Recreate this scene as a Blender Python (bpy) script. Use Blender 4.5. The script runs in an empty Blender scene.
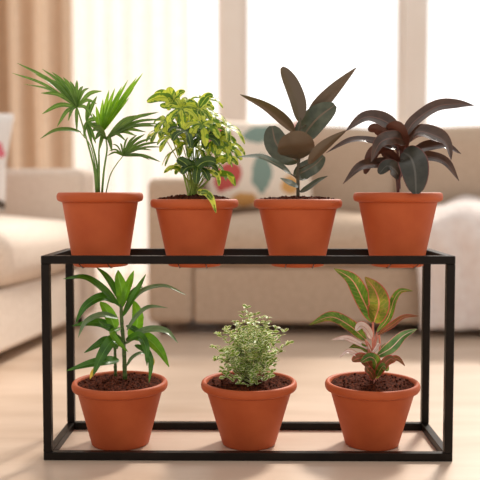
import bpy, bmesh, math, random
from mathutils import Vector, Matrix, noise
R = math.radians
rnd = random.Random(7)
S = bpy.context.scene
COL = S.collection

# ------------------------------------------------------------------ camera
H = 0.5868
PITCH, YAW = R(3.2), math.atan(8/800)
cd = bpy.data.cameras.new('camera')
cam = bpy.data.objects.new('camera', cd); COL.objects.link(cam)
cam.location = (0, 0, H)
cam.rotation_euler = (math.pi/2 - PITCH, 0, YAW)
cd.sensor_width = 36; cd.lens = 60
cd.clip_end = 400
cd.dof.use_dof = True; cd.dof.focus_distance = 1.84; cd.dof.aperture_fstop = 1.9
S.camera = cam
MC = Matrix.Rotation(YAW, 3, 'Z') @ Matrix.Rotation(math.pi/2 - PITCH, 3, 'X')
CAMP = Vector((0, 0, H))

def at(px, py, Y):
    """point of the vertical plane y = Y seen at pixel (px, py)"""
    d = MC @ Vector(((px-240)/800, (240-py)/800, -1))
    return CAMP + d * (Y / d.y)

# ------------------------------------------------------------------ materials
def nm(name):
    m = bpy.data.materials.new(name); m.use_nodes = True
    nt = m.node_tree; nt.nodes.clear()
    return m, nt, nt.nodes, nt.links

def srgb(r, g, b):
    f = lambda c: (c/255/12.92) if c/255 <= .04045 else ((c/255+.055)/1.055)**2.4
    return (f(r), f(g), f(b), 1)

def principled(nt, col=None, rough=.5, spec=.5, metal=0):
    p = nt.nodes.new('ShaderNodeBsdfPrincipled')
    if col is not None: p.inputs['Base Color'].default_value = col
    p.inputs['Roughness'].default_value = rough
    p.inputs['Specular IOR Level'].default_value = spec
    p.inputs['Metallic'].default_value = metal
    return p

def out(nt, sh):
    o = nt.nodes.new('ShaderNodeOutputMaterial'); nt.links.new(sh, o.inputs[0]); return o

def noise_col(nt, c1, c2, scale, detail=4, coords='Object', stretch=None, lo=.35, hi=.65):
    tc = nt.nodes.new('ShaderNodeTexCoord'); n = nt.nodes.new('ShaderNodeTexNoise')
    n.inputs['Scale'].default_value = scale; n.inputs['Detail'].default_value = detail
    src = tc.outputs[coords]
    if stretch:
        mp = nt.nodes.new('ShaderNodeMapping'); mp.inputs['Scale'].default_value = stretch
        nt.links.new(src, mp.inputs[0]); src = mp.outputs[0]
    nt.links.new(src, n.inputs['Vector'])
    r = nt.nodes.new('ShaderNodeValToRGB')
    r.color_ramp.elements[0].color = c1; r.color_ramp.elements[1].color = c2
    r.color_ramp.elements[0].position = lo; r.color_ramp.elements[1].position = hi
    nt.links.new(n.outputs['Fac'], r.inputs[0])
    return r.outputs[0], n.outputs['Fac']

def bump(nt, fac, p, strength=.2, dist=.002):
    b = nt.nodes.new('ShaderNodeBump'); b.inputs['Strength'].default_value = strength
    b.inputs['Distance'].default_value = dist
    nt.links.new(fac, b.inputs['Height']); nt.links.new(b.outputs[0], p.inputs['Normal'])

def mat_noise(name, c1, c2, scale, rough, bstr=.2, bdist=.002, spec=.5, detail=4, stretch=None, bscale=None, sheen=0):
    m, nt, N, L = nm(name)
    c, f = noise_col(nt, c1, c2, scale, detail, stretch=stretch)
    p = principled(nt, None, rough, spec)
    L.new(c, p.inputs['Base Color'])
    if bscale:
        _, f = noise_col(nt, c1, c2, bscale, 3)
    if bstr: bump(nt, f, p, bstr, bdist)
    if sheen:
        p.inputs['Sheen Weight'].default_value = sheen
    out(nt, p.outputs[0]); return m

M = {}
M['terracotta'] = mat_noise('terracotta', srgb(178, 82, 43), srgb(188, 91, 49), 14, .55, .12, .0006, .25, bscale=300)
M['soil'] = mat_noise('soil', srgb(30, 12, 6), srgb(100, 46, 26), 190, .95, 1.0, .004, .1, detail=8)
M['steel'] = mat_noise('black_steel', srgb(22, 16, 12), srgb(28, 21, 16), 40, .35, .05, .0004, .15)
M['sofa'] = mat_noise('sofa_fabric', srgb(192, 168, 146), srgb(203, 180, 158), 60, .9, .3, .001, .2, bscale=500)
M['sofa_pale'] = mat_noise('pale_sofa_fabric', srgb(230, 213, 197), srgb(238, 222, 207), 60, .9, .3, .001, .2, bscale=500)
M['blanket'] = mat_noise('fluffy_throw', srgb(238, 222, 214), srgb(246, 234, 227), 25, .95, .8, .01, .1, bscale=90, sheen=.4)
M['foot'] = mat_noise('dark_wood', srgb(50, 34, 26), srgb(66, 46, 34), 30, .5, .1, .001)
M['wall'] = mat_noise('wall_paint', srgb(244, 232, 221), srgb(247, 237, 227), 5, .85, .05, .001, .2)
M['frame'] = mat_noise('window_paint', srgb(245, 234, 224), srgb(248, 238, 229), 8, .5, .02, .001, .4)
M['pebble'] = mat_noise('outdoor_render', srgb(225, 225, 225), srgb(240, 240, 240), .5, .9, 0)

def floor_mat():
    m, nt, N, L = nm('pale_wood_floor')
    tc = N.new('ShaderNodeTexCoord')
    br = N.new('ShaderNodeTexBrick')
    br.inputs['Scale'].default_value = 1; br.inputs['Mortar Size'].default_value = .0012
    br.inputs['Brick Width'].default_value = 1.6; br.inputs['Row Height'].default_value = .19
    br.inputs['Color1'].default_value = srgb(208, 184, 163); br.inputs['Color2'].default_value = srgb(200, 176, 154)
    br.inputs['Mortar'].default_value = srgb(190, 164, 142)
    L.new(tc.outputs['Object'], br.inputs['Vector'])
    c, f = noise_col(nt, srgb(184, 158, 135), srgb(220, 199, 180), 2.2, 8, stretch=(1, 5, 1), lo=.3, hi=.7)
    mx = N.new('ShaderNodeMix'); mx.data_type = 'RGBA'; mx.inputs[0].default_value = .5
    L.new(br.outputs['Color'], mx.inputs[6]); L.new(c, mx.inputs[7])
    p = principled(nt, None, .33, .5); L.new(mx.outputs[2], p.inputs['Base Color'])
    bump(nt, f, p, .05, .002)
    out(nt, p.outputs[0]); return m
M['floor'] = floor_mat()

def fabric_trans(name, c1, c2, trans, clear, scale=40):
    m, nt, N, L = nm(name)
    c, f = noise_col(nt, c1, c2, scale)
    d = N.new('ShaderNodeBsdfDiffuse'); t = N.new('ShaderNodeBsdfTranslucent')
    L.new(c, d.inputs[0]); L.new(c, t.inputs[0])
    mx = N.new('ShaderNodeMixShader'); mx.inputs[0].default_value = trans
    L.new(d.outputs[0], mx.inputs[1]); L.new(t.outputs[0], mx.inputs[2])
    sh = mx.outputs[0]
    if clear:
        tr = N.new('ShaderNodeBsdfTransparent'); m2 = N.new('ShaderNodeMixShader'); m2.inputs[0].default_value = clear
        L.new(sh, m2.inputs[1]); L.new(tr.outputs[0], m2.inputs[2]); sh = m2.outputs[0]
    out(nt, sh); return m
M['curtain'] = fabric_trans('beige_curtain', srgb(208, 182, 157), srgb(217, 192, 168), .42, 0)
M['sheer'] = fabric_trans('sheer_voile', srgb(240, 229, 217), srgb(246, 237, 227), .5, .2)

def glass_mat():
    m, nt, N, L = nm('window_glass')
    tr = N.new('ShaderNodeBsdfTransparent'); g = N.new('ShaderNodeBsdfGlossy'); g.inputs['Roughness'].default_value = .02
    fr = N.new('ShaderNodeFresnel'); fr.inputs[0].default_value = 1.3
    mx = N.new('ShaderNodeMixShader'); L.new(fr.outputs[0], mx.inputs[0])
    L.new(tr.outputs[0], mx.inputs[1]); L.new(g.outputs[0], mx.inputs[2]); out(nt, mx.outputs[0]); return m
M['glass'] = glass_mat()

def mathn(nt, op, a, b=None, c=None):
    n = nt.nodes.new('ShaderNodeMath'); n.operation = op
    for i, v in enumerate((a, b, c)):
        if v is None: continue
        if isinstance(v, (int, float)): n.inputs[i].default_value = v
        else: nt.links.new(v, n.inputs[i])
    return n.outputs[0]

def mixc(nt, fac, a, b):
    n = nt.nodes.new('ShaderNodeMix'); n.data_type = 'RGBA'
    if isinstance(fac, (int, float)): n.inputs[0].default_value = fac
    else: nt.links.new(fac, n.inputs[0])
    for i, v in ((6, a), (7, b)):
        if isinstance(v, tuple): n.inputs[i].default_value = v
        else: nt.links.new(v, n.inputs[i])
    return n.outputs[2]

def leaf_mat(name, base1, base2, under=None, rib=None, edge=None, edge_w=.12, blotch=None, blotch_t=.5, blotch_scale=60,
             trans=.3, rough=.38, spec=.5, ribw=.035, tcol=None, veins=0, centre=None):
    """leaf blade: uv.x runs across the blade, uv.y from stalk to tip"""
    m, nt, N, L = nm(name)
    tc = N.new('ShaderNodeTexCoord'); sp = N.new('ShaderNodeSeparateXYZ'); L.new(tc.outputs['UV'], sp.inputs[0])
    u, v = sp.outputs[0], sp.outputs[1]
    a = mathn(nt, 'ABSOLUTE', mathn(nt, 'SUBTRACT', u, .5))         # 0 rib .5 margin
    c, f = noise_col(nt, base1, base2, 45, 3)
    if centre:
        fac = mathn(nt, 'MULTIPLY', mathn(nt, 'SUBTRACT', .32, a), 4); 
        cl = N.new('ShaderNodeClamp'); L.new(fac, cl.inputs[0])
        c = mixc(nt, cl.outputs[0], c, centre)
    if blotch:
        n = N.new('ShaderNodeTexNoise'); n.inputs['Scale'].default_value = blotch_scale; n.inputs['Detail'].default_value = 2
        L.new(tc.outputs['Object'], n.inputs['Vector'])
        # blotches gather towards the margin
        s = mathn(nt, 'ADD', n.outputs['Fac'], mathn(nt, 'MULTIPLY', a, .5))
        k = mathn(nt, 'GREATER_THAN', s, blotch_t)
        c = mixc(nt, k, c, blotch)
    if veins:
        w = mathn(nt, 'SINE', mathn(nt, 'MULTIPLY', mathn(nt, 'SUBTRACT', v, mathn(nt, 'MULTIPLY', a, .25)), 90))
        k = mathn(nt, 'MULTIPLY', mathn(nt, 'GREATER_THAN', w, .8), veins)
        c = mixc(nt, k, c, rib or base2)
    if edge:
        k = mathn(nt, 'GREATER_THAN', a, .5-edge_w); c = mixc(nt, k, c, edge)
    if rib:
        k = mathn(nt, 'LESS_THAN', a, ribw); c = mixc(nt, k, c, rib)
    if under:
        g = N.new('ShaderNodeNewGeometry'); c = mixc(nt, g.outputs['Backfacing'], c, under)
    p = principled(nt, None, rough, spec); L.new(c, p.inputs['Base Color'])
    bump(nt, f, p, .15, .001)
    t = N.new('ShaderNodeBsdfTranslucent')
    if tcol: t.inputs[0].default_value = tcol
    else: L.new(c, t.inputs[0])
    mx = N.new('ShaderNodeMixShader'); mx.inputs[0].default_value = trans
    L.new(p.outputs[0], mx.inputs[1]); L.new(t.outputs[0], mx.inputs[2]); out(nt, mx.outputs[0]); return m

M['palm'] = leaf_mat('palm_leaf', srgb(84, 124, 40), srgb(116, 152, 62), under=srgb(140, 168, 96), rib=srgb(140, 172, 80), trans=.4, ribw=.05)
M['palm_bright'] = leaf_mat('young_palm_leaf', srgb(116, 166, 22), srgb(142, 188, 36), rib=srgb(160, 200, 90), trans=.5, ribw=.05)
M['palm_dark'] = leaf_mat('old_palm_leaf', srgb(78, 106, 34), srgb(104, 132, 48), under=srgb(110, 136, 56), rib=srgb(104, 138, 62), trans=.35, ribw=.05)
M['stalk'] = mat_noise('green_stalk', srgb(98, 138, 58), srgb(124, 158, 72), 40, .45, .05, .0005)
M['sch_stem'] = mat_noise('yellow_green_stem', srgb(138, 160, 62), srgb(164, 182, 84), 40, .45, .05, .0005)
M['sch'] = leaf_mat('variegated_umbrella_leaf', srgb(72, 110, 18), srgb(100, 140, 28), rib=srgb(190, 205, 70), blotch=srgb(214, 222, 80), blotch_t=.66, trans=.42, edge=srgb(214, 222, 110), edge_w=.1)
M['sch_y'] = leaf_mat('yellow_umbrella_leaf', srgb(198, 210, 52), srgb(218, 226, 84), rib=srgb(140, 170, 40), blotch=srgb(104, 142, 28), blotch_t=.66, trans=.45)
M['sch_d'] = leaf_mat('dark_umbrella_leaf', srgb(44, 70, 18), srgb(64, 94, 24), rib=srgb(150, 170, 70), trans=.3)
M['rub'] = leaf_mat('rubber_leaf', srgb(62, 70, 50), srgb(86, 92, 70), under=srgb(92, 78, 60), rib=srgb(122, 102, 80), trans=.05, rough=.32, spec=.6, tcol=srgb(110, 80, 50))
M['rub_l'] = leaf_mat('sheen_tinted_rubber_leaf', srgb(104, 116, 100), srgb(128, 136, 120), under=srgb(118, 90, 76), rib=srgb(160, 150, 130), trans=.12, rough=.25, spec=.8)  # bright sheen painted in as a paler base colour, besides the gloss
M['rub_stem'] = mat_noise('brown_stem', srgb(72, 66, 46), srgb(92, 80, 58), 60, .5, .1, .0006)
M['cor'] = leaf_mat('purple_leaf', srgb(54, 38, 28), srgb(80, 60, 46), under=srgb(88, 56, 40), rib=srgb(108, 74, 62), trans=.14, rough=.28, spec=.55, edge=srgb(104, 62, 46), edge_w=.04, tcol=srgb(100, 60, 40))
M['cor_r'] = leaf_mat('red_purple_leaf', srgb(70, 44, 33), srgb(90, 56, 43), under=srgb(88, 52, 40), rib=srgb(120, 74, 62), trans=.1, rough=.35, spec=.5)
M['cor_d'] = leaf_mat('slate_leaf', srgb(48, 47, 38), srgb(64, 62, 52), under=srgb(84, 54, 50), rib=srgb(92, 88, 80), trans=.08, rough=.4, spec=.5, edge=srgb(110, 62, 58), edge_w=.03)
M['cor_stem'] = mat_noise('red_stem', srgb(92, 52, 46), srgb(116, 66, 58), 60, .5, .1, .0006)
M['dra'] = leaf_mat('green_strap_leaf', srgb(52, 100, 18), srgb(76, 128, 28), under=srgb(80, 130, 50), rib=srgb(92, 145, 55), trans=.35, rough=.3, spec=.6)
M['dra_b'] = leaf_mat('bright_strap_leaf', srgb(96, 154, 22), srgb(122, 176, 36), rib=srgb(130, 185, 70), trans=.5, rough=.35)
M['dra_s'] = leaf_mat('sheen_tinted_strap_leaf', srgb(92, 122, 74), srgb(122, 148, 100), rib=srgb(140, 165, 110), trans=.25, rough=.36, spec=.6)  # light sheen put into the leaf colour as a paler, greyer green
M['yellow_tip'] = leaf_mat('yellowed_leaf', srgb(222, 190, 60), srgb(235, 205, 80), trans=.4)
M['dra_stem'] = mat_noise('ringed_green_stem', srgb(58, 84, 34), srgb(90, 118, 50), 60, .45, .3, .001, stretch=(.2, .2, 3))
M['shr'] = leaf_mat('cream_edged_leaf', srgb(110, 148, 36), srgb(150, 182, 62), edge=srgb(254, 253, 205), edge_w=.22, trans=.3, rough=.45)
M['shr_stem'] = mat_noise('thin_green_stem', srgb(105, 118, 66), srgb(135, 146, 84), 60, .5, .1, .0006)
M['agl'] = leaf_mat('red_edged_leaf', srgb(66, 108, 28), srgb(104, 140, 44), rib=srgb(214, 150, 120), edge=srgb(186, 92, 70), edge_w=.05, blotch=srgb(150, 140, 60), blotch_t=.8, blotch_scale=90, trans=.4, veins=.15)
M['agl_y'] = leaf_mat('olive_red_edged_leaf', srgb(136, 138, 44), srgb(164, 156, 60), rib=srgb(216, 140, 104), edge=srgb(200, 98, 80), edge_w=.06, blotch=srgb(120, 132, 40), blotch_t=.62, blotch_scale=90, trans=.45, veins=.2)
M['agl_w'] = leaf_mat('pale_pink_leaf', srgb(226, 200, 190), srgb(240, 222, 212), rib=srgb(200, 140, 125), edge=srgb(190, 110, 95), edge_w=.06, trans=.3, rough=.3)
M['agl_g'] = leaf_mat('green_glossy_leaf', srgb(70, 112, 52), srgb(110, 144, 82), rib=srgb(220, 190, 170), edge=srgb(205, 150, 130), edge_w=.06, trans=.3, rough=.25, spec=.7)
M['agl_b'] = leaf_mat('bronze_leaf', srgb(112, 84, 44), srgb(140, 92, 56), rib=srgb(205, 110, 90), edge=srgb(180, 72, 62), edge_w=.1, trans=.3)
M['agl_stem'] = mat_noise('pink_stem', srgb(206, 122, 104), srgb(222, 150, 128), 60, .45, .1, .0006)

def cushion_mat(name, base, spots):
    """printed fabric: soft petals and leaves; spots = (u, v, ru, rv, angle, colour)"""
    m, nt, N, L = nm(name)
    tc = N.new('ShaderNodeTexCoord')
    n = N.new('ShaderNodeTexNoise'); n.inputs['Scale'].default_value = 9; n.inputs['Detail'].default_value = 3
    L.new(tc.outputs['UV'], n.inputs['Vector'])
    sp = N.new('ShaderNodeSeparateXYZ'); L.new(tc.outputs['UV'], sp.inputs[0])
    c = base
    for (cu, cv, ru, rv, ang, colr) in spots:
        ca, sa = math.cos(R(ang)), math.sin(R(ang))
        du = mathn(nt, 'SUBTRACT', sp.outputs[0], cu); dv = mathn(nt, 'SUBTRACT', sp.outputs[1], cv)
        x = mathn(nt, 'ADD', mathn(nt, 'MULTIPLY', du, ca/ru), mathn(nt, 'MULTIPLY', dv, sa/ru))
        y = mathn(nt, 'ADD', mathn(nt, 'MULTIPLY', du, -sa/rv), mathn(nt, 'MULTIPLY', dv, ca/rv))
        d = mathn(nt, 'ADD', mathn(nt, 'MULTIPLY', x, x), mathn(nt, 'MULTIPLY', y, y))
        d = mathn(nt, 'ADD', d, mathn(nt, 'MULTIPLY', mathn(nt, 'SUBTRACT', n.outputs['Fac'], .5), 1.6))
        k = mathn(nt, 'LESS_THAN', d, 1.0)
        c = mixc(nt, k, c, colr)
    p = principled(nt, None, .9, .15)
    if isinstance(c, tuple): p.inputs['Base Color'].default_value = c
    else: L.new(c, p.inputs['Base Color'])
    out(nt, p.outputs[0]); return m
RED, TEAL, ORA, INK, CREAM = srgb(198, 92, 86), srgb(136, 158, 148), srgb(216, 166, 104), srgb(96, 84, 76), srgb(242, 228, 212)
M['cushion_floral'] = cushion_mat('floral_print', CREAM, [
    (.13, .72, .12, .17, 20, RED), (.2, .33, .13, .16, -20, RED), (.5, .8, .16, .1, 10, TEAL), (.52, .36, .09, .2, 0, TEAL),
    (.8, .6, .14, .12, 30, INK), (.78, .24, .08, .1, 0, ORA), (.9, .88, .08, .1, 0, RED), (.36, .08, .12, .07, 0, ORA)])
M['cushion_white'] = cushion_mat('white_floral_print', srgb(240, 232, 226), [
    (.78, .56, .2, .11, 10, srgb(226, 120, 134)), (.25, .5, .14, .14, 0, srgb(214, 110, 120)), (.72, .26, .1, .06, 60, srgb(96, 104, 110)),
    (.88, .07, .14, .05, 0, INK), (.45, .8, .1, .07, 40, TEAL), (.4, .2, .1, .06, 100, TEAL)])

# ------------------------------------------------------------------ object helpers
def link(name, me, mat, parent=None, smooth=True):
    o = bpy.data.objects.new(name, me); COL.objects.link(o)
    if mat: me.materials.append(mat)
    if smooth:
        me.polygons.foreach_set('use_smooth', [True]*len(me.polygons))
    if parent: o.parent = parent
    return o

def thing(name, label, cat, loc=(0, 0, 0), rz=0, group=None):
    o = bpy.data.objects.new(name, None); COL.objects.link(o); o.empty_display_size = .05
    o.location = loc; o.rotation_euler = (0, 0, rz); o['label'] = label; o['category'] = cat
    if group: o['group'] = group
    return o

def tag(o, label, cat, group=None):
    o['label'] = label; o['category'] = cat
    if group: o['group'] = group
    return o

class MB:
    """collects geometry in world coordinates for one mesh"""
    def __init__(s): s.v, s.f, s.uv = [], [], []
    def add(s, v, f, uv=None):
        n = len(s.v); s.v += [Vector(p) for p in v]; s.f += [tuple(i+n for i in q) for q in f]
        s.uv += uv if uv else [(0, 0)]*len(v)
    def build(s, name, mat, parent=None, origin=None, smooth=True):
        if origin is None:
            origin = Vector((0, 0, 0)); p = parent
            while p: origin = origin + Vector(p.location); p = p.parent
        me = bpy.data.meshes.new(name)
        me.from_pydata([tuple(p-origin) for p in s.v], [], s.f)
        ul = me.uv_layers.new(name='uv')
        for l in me.loops: ul.data[l.index].uv = s.uv[l.vertex_index]
        me.update()
        return link(name, me, mat, parent, smooth)

def catmull(P, n):
    P = [Vector(p) for p in P]
    if len(P) == 2: return [P[0].lerp(P[1], i/(n-1)) for i in range(n)]
    Q = [P[0]*2-P[1]] + P + [P[-1]*2-P[-2]]
    m = len(P)-1; o = []
    for i in range(n):
        t = i/(n-1)*m; k = min(int(t), m-1); t -= k
        a, b, c, d = Q[k:k+4]
        o.append(.5*((2*b)+(c-a)*t+(2*a-5*b+4*c-d)*t*t+(3*b-a-3*c+d)*t**3))
    return o

def tube(mb, pts, r0, r1, n=16, seg=8, rings=0):
    pts = catmull(pts, n); vs, fs = [], []
    ref = Vector((0, 1, 0))
    for i, p in enumerate(pts):
        T = (pts[min(i+1, n-1)]-pts[max(i-1, 0)]).normalized()
        a = T.cross(ref)
        if a.length < .1: a = T.cross(Vector((1, 0, 0)))
        a.normalize(); b = T.cross(a); r = r0+(r1-r0)*i/(n-1)
        if rings and i % 3 == 0: r *= 1+rings
        for k in range(seg):
            w = 2*math.pi*k/seg; vs.append(p+(a*math.cos(w)+b*math.sin(w))*r)
    for i in range(n-1):
        for k in range(seg):
            k2 = (k+1) % seg; fs.append((i*seg+k, i*seg+k2, (i+1)*seg+k2, (i+1)*seg+k))
    fs.append(tuple(range(seg))[::-1]); fs.append(tuple((n-1)*seg+k for k in range(seg)))
    mb.add(vs, fs)

PROF = {'lance': (.6, .95), 'oval': (.5, .5), 'strap': (.3, .62), 'palm': (.75, .9), 'obov': (.85, .42), 'drop': (.45, .85)}
def blade(mb, path, W, nfun, prof='lance', n=14, m=6, fold=.15, wave=0., droop_edge=0.):
    """leaf blade along path (3-D points); nfun(T) gives the wanted upper-side normal"""
    a, b = PROF[prof]; tm = a/(a+b); mx = tm**a*(1-tm)**b
    P = catmull(path, n); vs, uv, fs = [], [], []
    ph = rnd.random()*6
    Nprev = None
    for i, p in enumerate(P):
        t = i/(n-1)
        T = (P[min(i+1, n-1)]-P[max(i-1, 0)]).normalized()
        Nn = nfun(T)
        Nn = Nn - T*Nn.dot(T)
        if Nn.length < .05 and Nprev: Nn = Nprev - T*Nprev.dot(T)
        Nn.normalize(); Nprev = Nn
        Wd = T.cross(Nn).normalized()
        tt = .012+t*.976
        hw = W*.5*(tt**a*(1-tt)**b)/mx
        for j in range(m+1):
            s = j/m*2-1
            h = fold*abs(s)*hw - droop_edge*s*s*hw + wave*hw*abs(s)*math.sin(t*11+ph+s*1.2)
            vs.append(p+Wd*(s*hw)+Nn*h); uv.append((j/m, t))
    for i in range(n-1):
        for j in range(m):
            k = i*(m+1)+j; fs.append((k, k+1, k+m+2, k+m+1))
    mb.add(vs, fs, uv)

def nroll(roll, V):
    c, s = math.cos(R(roll)), math.sin(R(roll))
    def f(T):
        w = V.cross(T)
        if w.length < .05: w = Vector((1, 0, 0))
        w.normalize(); nc = w.cross(T)
        if nc.dot(V) > 0: nc = -nc
        if w.z < 0: w = -w
        return nc*c + w*s
    return f

def pxpath(path, Y): return [at(x, y, Y+d) for x, y, d in path]

def pleaf(parent, name, path, wpx, mat, Y, roll=20, prof='lance', fold=.2, wave=.0, n=16, label=None, droop_edge=0.):
    mb = MB(); P = pxpath(path, Y); mid = P[len(P)//2]
    V = (mid-CAMP).normalized()
    W = wpx*(mid.y/800)/max(abs(math.cos(R(roll))), .4)
    blade(mb, P, W, nroll(roll, V), prof, n, 6, fold, wave, droop_edge)
    o = mb.build(name, M[mat], parent)
    if label: o['label'] = label
    return o

def lathe(mb, prof, c, seg=64, close_bottom=True):
    vs, fs = [], []
    for r, z in prof:
        for k in range(seg):
            w = 2*math.pi*k/seg; vs.append((c[0]+r*math.cos(w), c[1]+r*math.sin(w), c[2]+z))
    for i in range(len(prof)-1):
        for k in range(seg):
            k2 = (k+1) % seg; fs.append((i*seg+k, i*seg+k2, (i+1)*seg+k2, (i+1)*seg+k))
    mb.add(vs, fs)

def rbox(x0, x1, y0, y1, z0, z1, r, seg=3, puff=0., cuts=0):
    """box with rounded edges, optionally plumped, as verts/faces"""
    bm = bmesh.new(); bmesh.ops.create_cube(bm, size=1)
    for v in bm.verts:
        v.co = Vector((x0+(v.co.x+.5)*(x1-x0), y0+(v.co.y+.5)*(y1-y0), z0+(v.co.z+.5)*(z1-z0)))
    if r: bmesh.ops.bevel(bm, geom=bm.edges[:], offset=r, segments=seg, profile=.5, affect='EDGES')
    if cuts:
        big = [e for e in bm.edges if e.calc_length() > .1]
        bmesh.ops.subdivide_edges(bm, edges=big, cuts=cuts, use_grid_fill=True)
        cx, cy, cz = (x0+x1)/2, (y0+y1)/2, (z0+z1)/2
        hx, hy, hz = (x1-x0)/2, (y1-y0)/2, (z1-z0)/2
        for v in bm.verts:
            a, b, c = (v.co.x-cx)/hx, (v.co.y-cy)/hy, (v.co.z-cz)/hz
            ka, kb, kc = max(0, 1-a*a), max(0, 1-b*b), max(0, 1-c*c)
            v.co.z += puff*c*ka*kb; v.co.y += puff*.5*b*ka*kc; v.co.x += puff*.3*a*kb*kc
    bmesh.ops.recalc_face_normals(bm, faces=bm.faces[:])
    bm.verts.index_update()
    v = [x.co.copy() for x in bm.verts]; f = [tuple(q.index for q in fc.verts) for fc in bm.faces]
    bm.free(); return v, f

def boxobj(name, b, mat, parent=None, r=.0, seg=2, puff=0, cuts=0, smooth=None):
    mb = MB(); mb.add(*rbox(*b, r, seg, puff, cuts)); o = mb.build(name, mat, parent, origin=Vector((0, 0, 0)), smooth=bool(r))
    if r and not cuts:
        w = o.modifiers.new('wn', 'WEIGHTED_NORMAL'); w.keep_sharp = False
    return o

# ------------------------------------------------------------------ setting
def struct(o): o['kind'] = 'structure'; return o
struct(boxobj('floor', (-4, 4, -1.5, 5.3, -.05, 0), M['floor']))
WY = 5.1
mb = MB()
for b in ((-4, -1.42, WY, WY+.2, 0, 4.1), (-.165, -.03, WY, WY+.2, 0, 3.95), (-.03, 3.0, WY, WY+.2, 0, .97),
          (3.0, 4, WY, WY+.2, 0, 4.1), (-1.42, 3.0, WY, WY+.2, 3.95, 4.1), (.99, 1.125, WY, WY+.2, .97, 3.95)):
    mb.add(*rbox(*b, 0))
struct(mb.build('wall_back', M['wall'], smooth=False))
def window(name, x0, x1, z0, z1, mids=()):
    mb = MB(); t = .03
    for b in ((x0, x0+t, z0, z1), (x1-t, x1, z0, z1), (x0+t, x1-t, z0, z0+t), (x0+t, x1-t, z1-t, z1)) + tuple((m-.02, m+.02, z0+t, z1-t) for m in mids):
        mb.add(*rbox(b[0], b[1], WY+.1, WY+.15, b[2], b[3], .003, 1))
    f = struct(mb.build(name, M['frame'], smooth=False))
    boxobj('window_glass', (x0+t, x1-t, WY+.122, WY+.128, z0+t, z1-t), M['glass'], f)
    return f
window('window_1', -1.42, -.165, .04, 3.95)
window('window_2', -.03, .99, .97, 3.95)
window('window_3', 1.125, 3.0, .97, 3.95)
struct(boxobj('trim_1', (-.03, 3.0, WY-.03, WY+.1, .95, .985), M['frame'], r=.006))
struct(boxobj('baseboard_back', (-.165, 4, WY-.015, WY, 0, .08), M['frame'], r=.004))

def curtain(name, x0, x1, y, z0, z1, amp, wl, mat, seed, thick=.0015):
    r2 = random.Random(seed); nx, nz = int((x1-x0)/wl*14), 14; vs, fs, uv = [], [], []
    ph = [r2.uniform(-.9, .9) for _ in range(40)]
    for j in range(nz+1):
        z = z0+(z1-z0)*j/nz
        for i in range(nx+1):
            t = i/nx; x = x0+(x1-x0)*t; k = (x-x0)/wl
            p = k*2*math.pi+ph[int(k) % 40]*(1-(math.cos((k % 1)*2*math.pi)+1)/2)
            yy = y+amp*math.sin(p)*(1+.25*math.sin(k*.9+seed))+.15*amp*math.sin(2.3*p+z*1.5)
            vs.append(Vector((x+.3*amp*math.cos(p), yy, z))); uv.append((t, j/nz))
    for j in range(nz):
        for i in range(nx):
            k = j*(nx+1)+i; fs.append((k, k+1, k+nx+2, k+nx+1))
    mb = MB(); mb.add(vs, fs, uv); o = mb.build(name, mat); return o
tag(curtain('beige_curtain', -2.35, -1.04, 4.82, .02, 4.0, .055, .17, M['curtain'], 3), 'long beige curtain hanging in soft folds at the left of the window', 'curtain')
tag(curtain('sheer_curtain', -1.1, -.36, 4.93, .02, 4.0, .022, .12, M['sheer'], 5), 'white sheer curtain glowing in front of the tall window between the sofas', 'curtain')

# ------------------------------------------------------------------ sofas
def sofa(label, loc, rz, Wd, arm, arm_z, depth, mat, seat_z, back_z, base_z=.285):
    t = thing('sofa', label, 'sofa', loc, rz)
    g = .045
    boxobj('base', (arm, Wd-arm, .012, depth, g, base_z), mat, t, .02, 3)
    boxobj('armrest', (0, arm-.001, 0, depth, g, arm_z), mat, t, .035, 4)
    boxobj('armrest', (Wd-arm+.001, Wd, 0, depth, g, arm_z), mat, t, .035, 4)
    boxobj('back_frame', (arm, Wd-arm, depth-.22, depth, base_z, back_z-.06), mat, t, .04, 4)
    w = (Wd-2*arm)/2
    for k in range(2):
        boxobj('seat_cushion', (arm+k*w+.003, arm+(k+1)*w-.003, -.01, depth-.2, base_z+.005, seat_z), mat, t, .075, 6, .045, 6)
        boxobj('back_cushion', (arm+k*w+.006, arm+(k+1)*w-.006, depth-.34, depth-.12, seat_z-.01, back_z), mat, t, .06, 4, .035, 6)
    for x in (.06, Wd-.06):
        for y in (.07, depth-.07):
            mb = MB(); lathe(mb, [(0, 0), (.018, 0), (.025, g+.01), (0, g+.01)], (x, y, 0), 16)
            mb.build('foot', M['foot'], t, origin=Vector((0, 0, 0)))
    return t
sofa('beige sofa with square armrest standing behind the plant stand under the window', (-.42, 3.33, 0), 0, 2.3, .19, .658, .95, M['sofa'], .475, .905)
sofa('pale cream sofa at the left edge, seen along its length', (-.968, 1.65, 0), R(82.5), 2.07, .2, .705, 1.08, M['sofa_pale'], .475, .9, .262)

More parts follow.
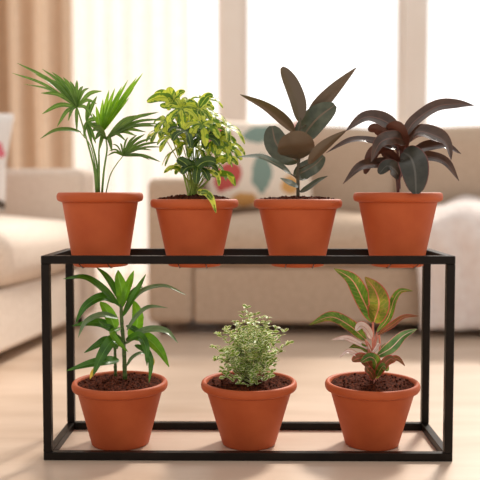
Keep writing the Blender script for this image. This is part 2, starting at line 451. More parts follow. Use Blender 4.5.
def cushion(name, label, c, w, h, th, rot, mat):
    mb = MB(); n = 18; vs, uv, fs = [], [], []
    for side in (1, -1):
        off = len(vs)
        for j in range(n+1):
            for i in range(n+1):
                a, b = i/n*2-1, j/n*2-1
                k = (1-a**4)*(1-b**4)
                pin = 1-.07*(1-abs(a))*abs(b)**3; pin2 = 1-.07*(1-abs(b))*abs(a)**3
                z = side*th/2*max(k, 0)**.55
                vs.append(Vector((a*w/2*pin2, -z, b*h/2*pin))); uv.append((i/n, j/n))
        for j in range(n):
            for i in range(n):
                k = off+j*(n+1)+i; q = (k, k+1, k+n+2, k+n+1)
                fs.append(q if side > 0 else q[::-1])
    mb.add(vs, fs, uv); o = mb.build(name, mat, origin=Vector((0, 0, 0)))
    o.location = c; o.rotation_euler = rot
    tag(o, label, 'cushion')
    bm = bmesh.new(); bm.from_mesh(o.data); bmesh.ops.remove_doubles(bm, verts=bm.verts[:], dist=.0005); bm.to_mesh(o.data); bm.free()
    return o
cushion('floral_cushion', 'cream cushion with red flowers and teal leaves leaning on the sofa behind the plants', (.055, 3.775, .732), .5, .44, .13, (R(-14), 0, R(-2)), M['cushion_floral'])
cushion('floral_cushion', 'white cushion with pink flowers leaning on the armrest of the left sofa', (-1.19, 3.24, .735), .44, .42, .12, (R(-14), R(4), R(8)), M['cushion_white'])

# throw blanket: over the seat, down the front to just above the floor
def throw():
    mb = MB(); prof = [(3.88, .53), (3.75, .53), (3.55, .525), (3.40, .505), (3.325, .475), (3.296, .44), (3.285, .36), (3.282, .26), (3.28, .15), (3.275, .03)]
    P = catmull([Vector((0, a, b)) for a, b in prof], 46); nx = 44; vs, fs, uv = [], [], []
    for i, p in enumerate(P):
        t = i/45
        for j in range(nx+1):
            s = j/nx; x = .7+s*.8
            up = .05*min(1, s*1.1) if t < .5 else 0
            k = noise.noise(Vector((x*7, t*3, 1)))*.022
            hang = max(0, min(1, (t-.45)*5))
            f = hang*.016*math.sin(x*46+1.5*math.sin(t*3))
            lump = (1-hang)*(.018*math.sin(x*19+t*9)+k)
            edge = -.03*(1-min(1, s*7))*(1-hang)
            vs.append(Vector((x+.01*math.sin(t*9)+(-.045*(1-t))*(1-s), p.y-f-abs(k)*hang*.5-.006, p.z+up*(1-hang)+max(lump, -.012)+edge+.006))); uv.append((s, t))
    for i in range(45):
        for j in range(nx):
            k = i*(nx+1)+j; fs.append((k, k+1, k+nx+2, k+nx+1))
    mb.add(vs, fs, uv); o = mb.build('throw_blanket', M['blanket'])
    m = o.modifiers.new('thick', 'SOLIDIFY'); m.thickness = .008; m.offset = 1
    tag(o, 'fluffy pinkish white throw blanket draped over the right of the beige sofa', 'blanket')
throw()

# ------------------------------------------------------------------ plant stand
Y0, DEP, B = 1.739, .25, .018
XL, XR = at(41.3, 300, Y0).x, at(455, 300, Y0).x
ZT = at(248, 256, Y0).z
Y1 = Y0+DEP; YC = Y0+.118
st = thing('plant_stand', 'black metal box-frame plant stand holding seven terracotta pots', 'plant stand', ((XL+XR)/2, YC, 0))
def bar(name, b):
    mb = MB(); mb.add(*rbox(*b, .0012, 1)); return mb.build(name, M['steel'], st, smooth=False)
for x in (XL, XR-B):
    for y in (Y0, Y1-B): bar('post', (x, x+B, y, y+B, B, ZT-B))
for z in (0, ZT-B):
    for y in (Y0, Y1-B): bar('long_rail', (XL, XR, y, y+B, z, z+B))
    for x in (XL, XR-B): bar('side_rail', (x, x+B, Y0+B, Y1-B, z, z+B))

# ------------------------------------------------------------------ potted plants
GROUP = 'potted plants on the black stand'
def pot(px_l, px_r, base_l, base_r, py_top, py_rimb, Yc, zb, label, name, soil_off=-.012, mound=.0, cat='potted plant', front_top=False, soil_name='soil'):
    """pot whose rim spans px_l..px_r and whose top is at py_top"""
    cx = at((px_l+px_r)/2, py_top, Yc).x
    Ro = (at(px_r, py_top, Yc).x-at(px_l, py_top, Yc).x)/2
    Rb = (at(base_r, 430 if zb < .1 else 260, Yc).x-at(base_l, 430 if zb < .1 else 260, Yc).x)/2
    zt = at(cx, py_top, Yc-(0 if not front_top else -Ro)).z
    h = zt-zb
    rim_h = .022
    t = thing(name, label, cat, (cx, Yc, zb), 0, GROUP)
    Rn = Ro-.0125                                     # body radius under the rim
    mb = MB(); c = (cx, Yc, zb)
    zr = h-rim_h
    lathe(mb, [(0, .004), (Rb*.8, .004), (Rb*.84, 0), (Rb-.004, 0), (Rb-.001, .0015), (Rb, .005)] +
          [(Rb+(Rn-Rb)*k, .005+(zr-.005)*k) for k in (.25, .5, .75, .97, 1)] + [(Rn-.006, zr), (Rn-.008, zr-.004)] +
          [(Rn-.008+(Rb-Rn)*k, zr-.004-(zr-.012)*k) for k in (.3, .6, 1)] + [(0, .008)], c)
    p = mb.build('pot', M['terracotta'], t)
    mb = MB()
    lathe(mb, [(Rn-.007, zr-.0005), (Rn-.001, zr-.001), (Rn+.003, zr+.0006), (Ro-.003, zr+.003), (Ro-.001, zr+.006), (Ro, zr+.011), (Ro-.0003, h-.007), (Ro-.0016, h-.0032), (Ro-.004, h-.0008), (Ro-.007, h),
               (Ro-.010, h-.0008), (Ro-.0125, h-.0035), (Ro-.0135, h-.007), (Rn-.0095, zr-.001), (Rn-.007, zr-.0005)], c)
    mb.build('rim', M['terracotta'], p)
    # soil
    sz = h+soil_off; Rs = Ro-.0115 + min(0, soil_off*.15)
    mb = MB(); nr, seg = 34, 110; vs, fs = [], []
    for i in range(nr+1):
        r = Rs*(1-i/nr)
        for k in range(seg):
            w = 2*math.pi*k/seg; x, y = r*math.cos(w), r*math.sin(w)
            q = Vector((x+cx*3, y, 0))
            z = sz+mound*(1-(r/Rs)**2)
            if i > 0: z += abs(noise.noise(q*60))*.007+noise.noise(q*190)*.004+noise.noise(q*400)*.0025
            else: z -= .004
            vs.append((cx+x, Yc+y, zb+z))
    for i in range(nr):
        for k in range(seg):
            k2 = (k+1) % seg; fs.append((i*seg+k, i*seg+k2, (i+1)*seg+k2, (i+1)*seg+k))
    mb.add(vs, fs)
    for _ in range(70):                               # crumbs
        a = rnd.random()*6.28; r = Rs*.9*math.sqrt(rnd.random()); s = rnd.uniform(.0014, .0034)
        bm = bmesh.new(); bmesh.ops.create_icosphere(bm, subdivisions=1, radius=s)
        cc = Vector((cx+r*math.cos(a), Yc+r*math.sin(a), zb+sz+mound*(1-(r/Rs)**2)+.004))
        mb.add([v.co*rnd.uniform(.75, 1.2)+cc for v in bm.verts], [tuple(v.index for v in f.verts) for f in bm.faces]); bm.free()
    mb.build('soil', M['soil'], t)
    if zb > .1:                                       # wire cradle under the hanging pots
        for dx in (-Rb*.5, Rb*.5):
            mw = MB(); x = cx+dx; e = math.sqrt(Rb*Rb-dx*dx)
            ya, yb = Yc-e+.004, Yc+e-.004
            for a, b in (((Y0+B-.002, ZT-B+.001), (ya, zb-.0013)), ((ya, zb-.0013), (yb, zb-.0013)), ((yb, zb-.0013), (Y1-B+.002, ZT-B+.001))):
                tube(mw, [(x, a[0], a[1]), (x, b[0], b[1])], .0011, .0011, 2, 6)
            mw.build('pot_support', M['steel'], st)
    t['_'] = 0; del t['_']
    return t, cx, zt, sz+zb

ZH = at(100, 268, Y0+.053).z          # underside of the upper pots
def stem(parent, pts, r0, r1, mat, Y, name='stem', rings=0, n=16):
    mb = MB(); tube(mb, pxpath(pts, Y), r0, r1, n, 8, rings); return mb.build(name, M[mat], parent)

# 1 fan palm -------------------------------------------------------
t, cx, zt, zs = pot(57.5, 143, 73.5, 128, 192.5, 203, YC, ZH, 'potted fan palm with long pointed leaflets, upper row far left', 'potted_palm')
def fan(hub, tips, stalk, mat, w=5, lift=.012, r0=.0028, r1=.0016, smat='stalk', fold=.35):
    hp = at(hub[0], hub[1], YC+hub[2])
    mb = MB()
    for tip in tips:
        x, y, d = tip[:3]; ww = (tip[3] if len(tip) > 3 else w)*.68
        tp = at(x, y, YC+d); mid = hp.lerp(tp, .5)+Vector((0, 0, lift))
        V = (mid-CAMP).normalized()
        blade(mb, [hp, mid, tp], ww*(mid.y/800), nroll(rnd.uniform(5, 45), V), 'palm', 12, 4, fold)
    f = mb.build('frond', M[mat], t)
    mb = MB(); tube(mb, pxpath([(a, b, c) for a, b, c in stalk], YC)[:-1]+[hp], r0, r1, 14, 8); mb.build('leaf_stalk', M[smat], f)
fan((77, 107, -.02), [(17, 63, -.05, 7.5), (27, 68, -.02, 6), (12, 73, .06, 4.5), (35, 74, -.05, 6.5), (42, 69, -.02, 6), (47, 78, -.05, 6), (52, 72, -.03, 6), (60, 80, -.05, 5.5), (63, 77, -.02, 5.5), (70, 81, -.01, 5.5), (77, 80, .0, 5.5), (83, 86, .01, 5),
     (89, 88, .01, 5), (102, 91, 0, 6), (41, 93, -.05, 6.5), (42, 114, -.06, 7), (57, 127, -.06, 6.5), (77, 133, -.05, 6), (97, 104, -.02, 5), (93, 118, -.03, 5.5), (68, 121, -.05, 5), (24, 84, .07, 4)],
    [(96.5, 193, 0), (94, 168, 0), (86, 137, -.01), (77, 107, -.02)], 'palm')
fan((101, 134, 0), [(143, 73, .02, 6.5), (137, 77, .03, 6), (134, 88, .03, 6.5), (128, 80, .0, 6.5), (122, 86, .0, 6.5), (115, 88, .0, 6.5), (109, 90, 0, 6.5), (103, 99, 0, 6.5), (96, 106, -.01, 6.5), (129, 98, .02, 6), (92, 113, .0, 6), (124, 104, .02, 5)],
    [(99, 193, .005), (99, 165, .005), (99, 150, 0), (101, 134, 0)], 'palm_bright', lift=.004)
fan((106, 139, -.01), [(159, 112, -.03, 6.5), (163, 119, -.03, 6), (158, 126, -.02, 6), (146, 132, -.02, 5.5), (150, 115, .0, 6), (137, 136, -.02, 5.5), (140, 115, .02, 6), (164, 124, -.05, 4), (92, 131, -.03, 9), (95, 140, -.03, 8), (112, 152, -.03, 7), (126, 141, -.03, 6), (100, 149, -.02, 6), (88, 124, .0, 6)],
    [(102, 193, -.005), (104, 170, -.01), (107, 150, -.01), (106, 139, -.01)], 'palm_dark', lift=.014)
fan((123, 156, -.02), [(112, 144, -.03, 3), (120, 143, -.02, 3), (128, 137, -.01, 4), (137, 135, -.01, 5), (145, 134, 0, 5), (153, 138, -.02, 5), (160, 142, -.02, 5), (163, 147, -.04, 4), (161, 162, -.06, 5), (150, 160, -.05, 4), (109, 151, -.04, 3.5), (107, 156, -.05, 3.5), (152, 150, -.04, 4)],
    [(106, 193, -.01), (110, 176, -.02), (116, 165, -.02), (123, 156, -.02)], 'palm_dark', lift=.008, r0=.0015, r1=.001)
fan((86, 122, 0), [(92, 146, -.02, 6), (98, 132, -.01, 7), (90, 99, 0, 6), (97, 96, .01, 6), (84, 138, -.02, 5), (100, 120, .01, 7), (96, 144, -.01, 6)],
    [(98, 193, .01), (97, 165, .01), (91, 140, .01), (86, 122, 0)], 'palm', lift=.004)
f = pleaf(t, 'leaf', [(81, 132, 0), (68, 129.5, -.02), (54, 131, -.04), (40, 139, -.06)], 4, 'palm_dark', YC, 40, 'lance', .3)
stem(f, [(98, 192, .0), (95, 165, 0), (90, 145, 0), (80, 132, 0)], .0018, .001, 'stalk', YC, 'leaf_stalk')

# 2 variegated umbrella plant -------------------------------------
t, cx, zt, zs = pot(150.5, 238.5, 168, 221, 199, 208, YC, ZH, 'potted umbrella plant with yellow and green variegated leaves, upper row second from left', 'potted_umbrella_plant', -.004, .010)
root2 = Vector((at(192, 195, YC).x, YC, zs))
hubs = [(199, 108, -.03, 'sch'), (213, 114, .01, 'sch_y'), (227, 127, 0, 'sch'), (184, 113, .01, 'sch'), (166, 121, -.01, 'sch_y'), (202, 124, -.05, 'sch_y'), (218, 138, -.02, 'sch_y'),
        (229, 141, .02, 'sch'), (186, 131, -.06, 'sch_d'), (171, 137, -.05, 'sch_y'), (161, 131, .02, 'sch'), (204, 137, -.04, 'sch_d'), (220, 152, .03, 'sch_y'), (193, 117, .05, 'sch_y'), (178, 149, .02, 'sch'), (209, 150, .05, 'sch'),
        (193, 146, .0, 'sch_y'), (226, 146, -.03, 'sch_y'), (206, 100, .05, 'sch'), (176, 125, .06, 'sch'), (190, 104, .03, 'sch_y'), (212, 128, -.01, 'sch'), (181, 108, -.04, 'sch_y'), (198, 166, -.05, 'sch_d'), (186, 164, .05, 'sch'), (214, 163, .0, 'sch_y')]
for hx, hy, d, mt in hubs:
    hp = at(hx, hy, YC+d)
    # stalk leans out of the pot centre
    outv = (hp-root2); outv.z = 0
    ax = (Vector((0, -.45, .75))+outv.normalized()*rnd.uniform(.2, .6)+Vector((rnd.uniform(-.25, .25), rnd.uniform(-.2, .2), 0))).normalized()
    e1 = ax.cross(Vector((0, 0, 1)).lerp(Vector((1, 0, 0)), .5)).normalized(); e2 = ax.cross(e1)
    mb = MB(); n = rnd.choice((6, 7, 7, 8)); a0 = rnd.random()*6.28
    Ls = rnd.uniform(.036, .047)
    for k in range(n):
        a = a0+2*math.pi*k/n+rnd.uniform(-.22, .22); dirv = e1*math.cos(a)+e2*math.sin(a)
        L_ = Ls*rnd.uniform(.8, 1.1)
        P = [hp, hp+dirv*L_*.3+ax*L_*.05, hp+dirv*L_*.7+ax*L_*.0, hp+dirv*L_*.98-Vector((0, 0, 1))*L_*.28]
        blade(mb, P, rnd.uniform(.0145, .018), lambda T, ax=ax: ax.copy(), 'obov', 10, 4, .18, .08)
    lf = mb.build('leaf', M[mt], t)
    mb = MB(); rp = root2+Vector((rnd.uniform(-.012, .012), rnd.uniform(-.012, .012), 0))
    tube(mb, [rp, rp.lerp(hp, .45)+Vector((0, 0, .012)), hp], .0016, .0009, 12, 6); mb.build('leaf_stalk', M['sch_stem'], lf)
for k, (a, b) in enumerate([(189, 150), (193, 140), (197, 145)]):
    stem(t, [(190+k*3, 195, .004*k), (190+k*3.4, 175, 0), (a, b, 0)], .0027, .0018, 'sch_stem', YC)
for path, w, mt, rl in [([(173, 100, -.02), (166, 98, -.03), (157, 98, -.04), (147, 102, -.04)], 9, 'sch_y', 25), ([(173, 100, -.02), (168, 95, -.02), (161, 93, -.02), (154, 95, -.02)], 7, 'sch_y', 25),
                    ([(173, 100, -.02), (172, 96, -.02), (170, 91, -.02), (169, 87, -.02)], 9, 'sch_y', 10), ([(173, 100, -.02), (176, 97, -.02), (180, 93, -.02), (185, 91, -.02)], 7, 'sch', 20), ([(173, 100, -.02), (177, 102, -.03), (182, 104, -.03), (186, 104, -.04)], 7, 'sch', 30), ([(173, 100, -.02), (170, 103, -.03), (166, 106, -.04), (160, 105, -.04)], 7, 'sch_y', 30),
                    ([(199, 108, -.03), (203, 102, -.03), (207, 97, -.03), (213, 95, -.03)], 9, 'sch', 20), ([(222, 163, -.03), (226, 160, -.04), (233, 160, -.05), (238, 165, -.05)], 7, 'sch', 45), ([(212, 176, -.03), (221, 174, -.04), (230, 177, -.05), (235, 186, -.05)], 7, 'sch_y', 45), ([(205, 171, -.04), (212, 172, -.05), (218, 177, -.05), (219, 186, -.05)], 5, 'sch', 20),
                    ([(183, 174, -.03), (178, 169, -.04), (171, 168, -.04), (164, 173, -.04)], 5, 'sch', 50), ([(213, 160, -.03), (220, 160, -.03), (228, 158, -.04), (236, 162, -.05)], 7, 'sch_y', 30), ([(192, 172, -.05), (186, 164, -.06), (180, 160, -.06), (178, 158, -.06)], 9, 'sch_d', 20),
                    ([(194, 170, -.05), (202, 163, -.06), (210, 161, -.06), (216, 163, -.06)], 10, 'sch_d', 30)]:
    f = pleaf(t, 'leaf', path, w, mt, YC, rl, 'oval', .2, .05)
    stem(f, [(194, 193, 0), ((194+path[0][0])/2+2, (193+path[0][1])/2, -.01), path[0]], .0014, .0008, 'sch_stem', YC, 'leaf_stalk')
f = pleaf(t, 'leaf', [(198, 192, -.06), (206, 193, -.09), (212, 200, -.108), (216, 213, -.112)], 7, 'sch', YC, 10, 'strap', .25, .25, label='trailing shoot hanging over the rim')

# 3 rubber plant ---------------------------------------------------
t, cx, zt, zs = pot(253.5, 342, 271, 324, 199, 208, YC, ZH, 'potted rubber plant with broad dark leaves and brown undersides, upper row third from left', 'potted_rubber_plant', -.004, .006)
stem(t, [(298, 198, 0), (298, 175, 0), (299, 150, 0), (300, 118, 0)], .0042, .0026, 'rub_stem', YC)
LV = [([(299.5, 121, 0), (298, 104, 0), (291, 85, .01), (281.5, 67.5, .02)], 16, 'rub', 150, 'oval'),
      ([(308, 124, .03), (319, 108, .04), (335, 90, .05), (356.5, 67.5, .06)], 15, 'rub', 140, 'lance'),
      ([(294, 132, .02), (283, 121, .02), (265, 107, .02), (240, 94.5, .02)], 11, 'rub', 130, 'lance'),
      ([(301, 143, .02), (307, 131, .02), (319, 117, .02), (335, 105, .02)], 25, 'rub', 25, 'oval'),
      ([(298, 162, 0), (287, 154, .01), (276, 143, .01), (272, 126, .02)], 26, 'rub', 20, 'oval'),
      ([(300, 159, 0), (298, 153, -.035), (294, 145, -.06), (287, 134, -.075)], 37, 'rub', 170, 'oval'),
      ([(309, 164, -.02), (318, 152, -.03), (331, 141, -.03), (347, 130, -.03)], 11, 'rub', 150, 'lance'),
      ([(294, 176, .02), (303, 172, .02), (315, 165, .03), (324, 156, .03)], 17, 'rub', 30, 'oval'),
      ([(291, 174, -.01), (278, 165, -.03), (260, 157, -.05), (237, 157, -.06)], 6, 'rub_l', 60, 'lance'),
      ([(298, 186, -.01), (292, 184, -.03), (287, 182, -.04), (280, 178, -.05)], 6, 'rub_l', 50, 'lance'),
      ([(300, 192, 0), (308, 188, -.01), (318, 181, -.02), (328, 176, -.03)], 5.5, 'rub', 50, 'lance'),
      ([(299, 180, 0), (305, 176, .02), (311, 170, .03), (315, 166, .04)], 9, 'rub', 30, 'lance')]
for path, w, mt, rl, pf in LV:
    f = pleaf(t, 'leaf', path, w, mt, YC, rl, pf, .18, .02, 18)
    y = min(path[0][1]+5, 190)
    stem(f, [(299, y, 0), ((299+path[0][0])/2, (y+path[0][1])/2, path[0][2]/2), path[0]], .0018, .0014, 'rub_stem', YC, 'leaf_stalk', n=6)

# 4 purple-leaved cordyline ---------------------------------------
t, cx, zt, zs = pot(353.5, 442, 373, 425, 192.5, 203, YC, ZH, 'potted plant with arching dark purple-brown leaves, upper row far right', 'potted_cordyline')
for a, b, d in [(398, 145, 0), (394, 160, .01), (403, 158, -.01)]:
    stem(t, [(398, 193, d*.6), ((398+a)/2, 172, d), (a, b, d)], .003, .002, 'cor_stem', YC)
LV = [([(404, 138, 0), (414, 122, .0), (436, 107, .01), (458, 104, .02), (474, 105.5, .03)], 12, 'cor', 40, 'lance', .2),
      ([(403, 140, 0), (388, 123, -.03), (366, 117, -.05), (346, 131, -.07)], 14, 'cor', 40, 'lance', .15),
      ([(402, 140, .02), (392, 122, .03), (377, 114.5, .03), (362, 115, .03)], 6, 'cor_r', 40, 'lance', .2),
      ([(400, 150, .0), (378, 142.5, .0), (352, 140, .0), (326, 153, .0)], 7, 'cor', 55, 'lance', .2),
      ([(396, 148, .02), (386, 136, .03), (376, 129, .03), (368, 130, .04)], 11, 'cor_r', 160, 'oval', .2),
      ([(407, 142, -.01), (394, 138, -.05), (380, 143, -.08), (371, 162, -.09)], 15, 'cor', 25, 'lance', .2),
      ([(393, 150, .0), (380, 149, .0), (372, 156, .0), (365, 174, .0)], 12, 'cor_r', 150, 'oval', .2),
      ([(397, 162, 0), (380, 164, -.03), (361, 167, -.06), (343, 184, -.08)], 11, 'cor', 40, 'lance', .3),
      ([(400, 178, 0), (395, 170, -.03), (387, 166, -.05), (379, 174, -.06)], 14, 'cor_d', 20, 'oval', .2),
      ([(403, 152, -.02), (411, 158, -.07), (415, 172, -.1), (416, 194, -.115)], 29, 'cor_d', 5, 'oval', .12),
      ([(405, 144, 0), (418, 132, -.02), (438, 137, -.05), (447, 145, -.06), (451, 160, -.07)], 13, 'cor', 50, 'lance', .25),
      ([(408, 156, 0), (424, 148, -.02), (444, 146, -.04), (461, 154, -.06)], 10, 'cor', 50, 'lance', .25),
      ([(412, 158, .01), (430, 157, .0), (446, 163, -.01), (459, 181, -.02)], 10, 'cor', 40, 'lance', .3),
      ([(402, 152, 0), (400, 140, -.02), (396, 130, -.04), (388, 124, -.05)], 17, 'cor_r', 150, 'oval', .2),
      ([(399, 166, 0), (393, 158, -.01), (388, 155, -.02), (383, 152, -.03)], 10, 'cor_r', 140, 'oval', .2),
      ([(402, 150, .01), (409, 140, .02), (417, 136, .03), (426, 136, .04)], 8, 'cor_r', 130, 'lance', .2)]
for path, w, mt, rl, pf, fo in LV:
    f = pleaf(t, 'leaf', path, w, mt, YC, rl, pf, fo, .08, 20)
    stem(f, [(399, min(path[0][1]+22, 188), 0), ((400+path[0][0])/2, path[0][1]+10, path[0][2]), path[0]], .0018, .0014, 'cor_stem', YC, 'leaf_stalk', n=8)

# lower row --------------------------------------------------------
YL = 1.869
# 5 dracaena
t, cx, zt, zs = pot(72.5, 167.5, 91, 148.5, 380, 398, YL, 0, 'potted plant with long green strap leaves on upright stems, lower row left', 'potted_dracaena', -.007, .004)
stem(t, [(125, 379, 0), (124, 350, 0), (122, 325, 0), (121, 304, 0)], .0052, .0038, 'dra_stem', YL, rings=.12, n=22)
stem(t, [(115.5, 376, .02), (115, 350, .02), (114, 320, .02)], .0038, .003, 'dra_stem', YL, rings=.12, n=18)
LV = [([(121, 308, 0), (122, 292, 0), (119, 279, 0), (118, 270, .0)], 12, 'dra_b', 10, 'lance'),
      ([(122, 306, -.01), (127, 290, -.01), (131, 279, 0), (134, 270.5, 0)], 7.5, 'dra_b', 30, 'lance'),
      ([(119, 306, -.01), (104, 290, -.02), (85, 277.5, -.04), (63, 279, -.05)], 7, 'dra', 40, 'lance'),
      ([(119, 300, 0), (112, 285, .0), (105, 275, .0), (96, 267, .0)], 6.5, 'dra', 30, 'lance'),
      ([(118, 303, 0), (103, 297, -.02), (86, 306, -.04), (75, 324, -.05)], 9, 'dra', 30, 'lance'),
      ([(123, 316, 0), (131, 301, -.01), (139, 287, -.01), (146, 274, -.02)], 6.5, 'dra', 30, 'lance'),
      ([(125, 312, 0), (141, 292, .01), (164, 286, .03), (186, 295, .05)], 4.5, 'dra_s', 50, 'lance'),
      ([(127, 330, 0), (138, 315, 0), (150, 307, -.01), (168, 308, -.02)], 4.5, 'dra_s', 50, 'lance'),
      ([(131, 338, .02), (137, 325, .03), (137, 313, .03), (134, 301, .04)], 13, 'dra_b', 15, 'strap'),
      ([(115, 328, 0), (111, 318, 0), (106, 309, 0), (100, 302, 0)], 12, 'dra_b', 15, 'strap'),
      ([(118, 318, 0), (102, 315, -.03), (86, 322, -.05), (78, 338, -.07)], 6, 'dra_s', 40, 'lance'),
      ([(114, 332, 0), (103, 324, -.01), (90, 323, -.02), (72, 326, -.03)], 9, 'dra', 30, 'lance'),
      ([(118, 348, 0), (108, 341, -.03), (98, 345, -.05), (84, 353, -.07)], 9, 'dra', 30, 'lance'),
      ([(123, 345, -.01), (113, 340, -.05), (101, 357, -.08), (93, 376, -.09)], 12, 'dra', 15, 'lance'),
      ([(119, 360, 0), (106, 361, -.04), (89, 364, -.06), (66, 371, -.08)], 9.5, 'dra', 25, 'lance'),
      ([(125, 344, 0), (144, 331, -.02), (165, 331, -.04), (178, 343, -.05)], 7, 'dra_s', 45, 'lance'),
      ([(126, 340, -.01), (139, 336, -.04), (146, 348, -.07), (147, 366, -.08)], 9, 'dra', 15, 'lance'),
      ([(130, 336, 0), (146, 338, -.03), (159, 350, -.05), (169, 367, -.07)], 12, 'dra_b', 25, 'lance'),
      ([(135, 345, -.02), (146, 351, -.06), (151, 364, -.08), (149, 383, -.09)], 7, 'dra', 20, 'lance'),
      ([(127, 366, 0), (132, 358, .01), (140, 353, .02), (146, 354, .03)], 3.5, 'dra_s', 40, 'lance'),
      ([(117, 335, 0), (110, 328, -.03), (104, 326, -.04), (98, 320, -.05)], 6, 'dra', 30, 'lance'),
      ([(121, 328, -.01), (112, 333, -.05), (120, 344, -.05), (128, 352, -.05)], 6, 'dra_b', 30, 'lance'),
      ([(126, 326, .0), (135, 330, .02), (143, 338, .02), (149, 346, .02)], 6, 'dra', 30, 'lance'),
      ([(122, 304, 0), (131, 294, .02), (138, 288, .03), (143, 287, .04)], 5, 'dra', 30, 'lance')]
for path, w, mt, rl, pf in LV:
    pleaf(t, 'leaf', path, w, mt, YL, rl, pf, .25, .03, 18)
pleaf(t, 'leaf', [(98, 366, -.078), (95, 370, -.083), (92, 374, -.088), (90, 379, -.09)], 5, 'yellow_tip', YL, 15, 'lance', label='yellowed leaf tip')
pleaf(t, 'leaf', [(149, 356, -.05), (152, 359, -.055), (153, 363, -.06), (153, 366, -.06)], 4, 'yellow_tip', YL, 15, 'lance', label='small yellowed leaf')

# 6 small variegated shrub
t, cx, zt, zs = pot(201, 297, 221.5, 275.5, 379.5, 393, YL, 0, 'potted bushy plant with tiny cream and green leaves, lower row middle', 'potted_shrub', -.0075, .002)
stems, leaves = MB(), MB()
base6 = Vector((at(249, 384, YL).x, YL, zs+.004)); ppm = 800/YL
tips = [(247, 308), (243, 313), (262, 318), (235, 322), (219, 334), (226, 330), (214, 347), (284, 332), (289, 343), (276, 328), (281, 352), (216, 360), (222, 372), (272, 372), (268, 318), (255, 315)]
for _ in range(74):
    a = rnd.random()*6.28; q = rnd.random()**.5
    tips.append((249+math.cos(a)*31*q+rnd.uniform(-2, 2), 349-math.sin(a)*(33 if math.sin(a) > 0 else 34)*q))
tips += [(224, 378), (232, 380), (240, 384), (249, 386), (257, 384), (264, 381), (270, 377), (228, 368), (236, 372), (245, 376), (254, 376), (262, 372), (268, 366), (222, 362), (240, 366), (256, 366), (276, 362)]
for k, (x, y) in enumerate(tips):
    wd = max(0, 1-((x-249)/36)**2-((y-347)/42)**2)
    d = rnd.uniform(-1, 1)*.075*wd**.5 if y < 366 else rnd.uniform(-.06, -.02)
    tp = at(x, y, YL+d)
    rp = base6+Vector((rnd.uniform(-.012, .012), rnd.uniform(-.012, .012), 0))
    md = rp.lerp(tp, .5)+Vector((rnd.uniform(-.008, .008), rnd.uniform(-.008, .008), .012))
    if y > 358: md = rp.lerp(tp, .5)+Vector((0, 0, .035))
    P = catmull([rp, md, tp], 12); tube(stems, P, .0009, .0005, 12, 5)
    for i in range(4, 12):
        for s in range(2 if i < 11 else 4):
            an = i*1.57+s*math.pi+rnd.uniform(-.5, .5)+(s*.9 if i == 11 else 0)
            dr = Vector((math.cos(an), math.sin(an), rnd.uniform(-.1, .7))).normalized()
            L_ = rnd.uniform(.010, .0148); b0 = P[i]
            P2 = [b0, b0+dr*L_*.5+Vector((0, 0, .001)), b0+dr*L_]
            nv = Vector((rnd.uniform(-.5, .5), rnd.uniform(-1.1, .2), 1))
            blade(leaves, P2, rnd.uniform(.0075, .0105), lambda T, nv=nv: nv.copy(), 'oval', 5, 2, .25)
stems.build('stem', M['shr_stem'], t)
o = leaves.build('foliage', M['shr'], t); o['kind'] = 'stuff'

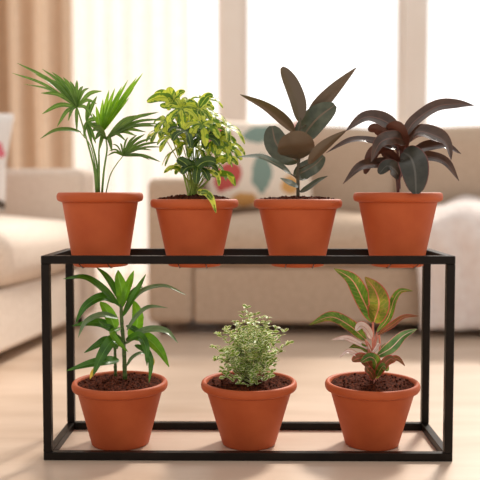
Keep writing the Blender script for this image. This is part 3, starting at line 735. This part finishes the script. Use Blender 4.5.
# 7 aglaonema
t, cx, zt, zs = pot(325, 419.5, 345, 399, 380, 398, YL, 0, 'potted plant with pink stems and red-edged green leaves, lower row right', 'potted_aglaonema', -.007, .004)
stem(t, [(375, 381, 0), (374, 360, 0), (373, 340, 0), (373, 318, 0)], .0042, .0026, 'agl_stem', YL)
stem(t, [(377, 380, .01), (379, 362, .01), (380, 345, .01), (379, 333, .01)], .0032, .0022, 'agl_stem', YL)
stem(t, [(372, 380, -.01), (370, 362, -.01), (367, 345, -.01), (362, 334, -.01)], .0030, .002, 'agl_stem', YL)
LV = [([(373, 322, 0), (363, 300, -.01), (352, 280, -.02), (334, 268.5, -.03)], 17, 'agl', 15, 'lance', .15),
      ([(374, 322, -.01), (379, 305, -.03), (375, 290, -.04), (365, 277, -.05)], 22, 'agl_y', 10, 'drop', .15),
      ([(366, 340, -.01), (350, 326, -.03), (331, 317, -.05), (309, 325, -.06)], 13, 'agl', 30, 'lance', .2),
      ([(369, 349, -.01), (354, 341, -.05), (344, 338, -.06), (331, 340, -.07)], 6, 'agl_w', 35, 'lance', .2),
      ([(377, 332, 0), (388, 318, .0), (394, 300, -.01), (401, 291, -.02), (413, 291, -.03)], 8, 'agl', 25, 'lance', .25),
      ([(378, 335, 0), (391, 326, -.01), (404, 317, -.02), (419, 316, -.03)], 5.5, 'agl_b', 35, 'lance', .25),
      ([(377, 356, 0), (391, 348, -.03), (403, 336, -.04), (417, 329, -.05)], 12, 'agl_g', 20, 'lance', .2),
      ([(372, 339, 0), (367, 330, -.03), (361, 326, -.04), (356, 331, -.05)], 9, 'agl_w', 25, 'oval', .3),
      ([(370, 352, 0), (362, 347, -.03), (356, 346, -.04), (349, 348, -.05)], 7, 'agl', 25, 'lance', .2),
      ([(365, 360, -.01), (355, 354, -.05), (347, 352, -.07), (339, 358, -.08)], 5, 'agl_w', 35, 'lance', .25),
      ([(374, 372, -.01), (366, 361, -.04), (360, 358, -.05), (352, 361, -.06)], 11, 'agl_b', 15, 'oval', .2),
      ([(375, 374, -.01), (376, 362, -.04), (370, 357, -.05), (361, 362, -.06)], 10, 'agl', 20, 'oval', .2),
      ([(375, 376, -.02), (383, 366, -.05), (390, 359, -.06), (396, 361, -.07)], 10, 'agl_b', 20, 'lance', .2),
      ([(384, 366, 0), (392, 360, -.01), (398, 359, -.02), (405, 366, -.03)], 7, 'agl_b', 20, 'lance', .2),
      ([(374, 380, -.02), (371, 373, -.04), (368, 370, -.05), (366, 366, -.05)], 8, 'agl_b', 20, 'oval', .2),
      ([(379, 352, .01), (384, 347, .02), (389, 345, .03), (394, 346, .03)], 5, 'agl_g', 20, 'lance', .2),
      ([(374, 352, .0), (379, 344, -.02), (375, 350, -.03), (369, 356, -.04)], 4, 'agl_w', 20, 'lance', .2),
      ([(376, 378, -.02), (380, 370, -.045), (384, 366, -.055), (388, 371, -.06)], 8, 'agl', 20, 'oval', .2)]
for i, (path, w, mt, rl, pf, fo) in enumerate(LV):
    f = pleaf(t, 'leaf', path, w, mt, YL, rl, pf, fo, .12, 20)
    if 1 < i < 16:
        stem(f, [(374, min(379, path[0][1]+16), 0), ((374+path[0][0])/2, path[0][1]+6, path[0][2]/2), path[0]], .002, .0014, 'agl_stem', YL, 'leaf_stalk', n=8)

# ------------------------------------------------------------------ light
w = bpy.data.worlds.new('daylight'); S.world = w; w.use_nodes = True
bg = w.node_tree.nodes['Background']; wt = w.node_tree
# hazy sky: brightest around the low sun beyond the windows, dimmer on the other side
tc = wt.nodes.new('ShaderNodeTexCoord'); sx = wt.nodes.new('ShaderNodeSeparateXYZ'); wt.links.new(tc.outputs['Generated'], sx.inputs[0])
mr = wt.nodes.new('ShaderNodeMapRange'); mr.inputs['From Min'].default_value = -.35; mr.inputs['From Max'].default_value = .9
mr.inputs['To Min'].default_value = .68; mr.inputs['To Max'].default_value = 1.5; mr.interpolation_type = 'SMOOTHSTEP'
wt.links.new(sx.outputs[1], mr.inputs[0]); wt.links.new(mr.outputs[0], bg.inputs[1])
bg.inputs[0].default_value = (1, .965, .93, 1)
sl = bpy.data.lights.new('sun', 'SUN'); sl.energy = 5.2; sl.angle = R(9); sl.color = (1, .93, .84)
so = bpy.data.objects.new('sun', sl); COL.objects.link(so)
az, el = R(25), R(41.5)       # from behind the stand and to its right
d = Vector((math.sin(az)*math.cos(el), math.cos(az)*math.cos(el), math.sin(el)))
so.rotation_euler = d.to_track_quat('Z', 'Y').to_euler(); so.location = (2, 8, 5)

S.view_settings.view_transform = 'Standard'; S.view_settings.look = 'None'
S.view_settings.gamma = 1; S.view_settings.exposure = .14; S.view_settings.use_curve_mapping = False
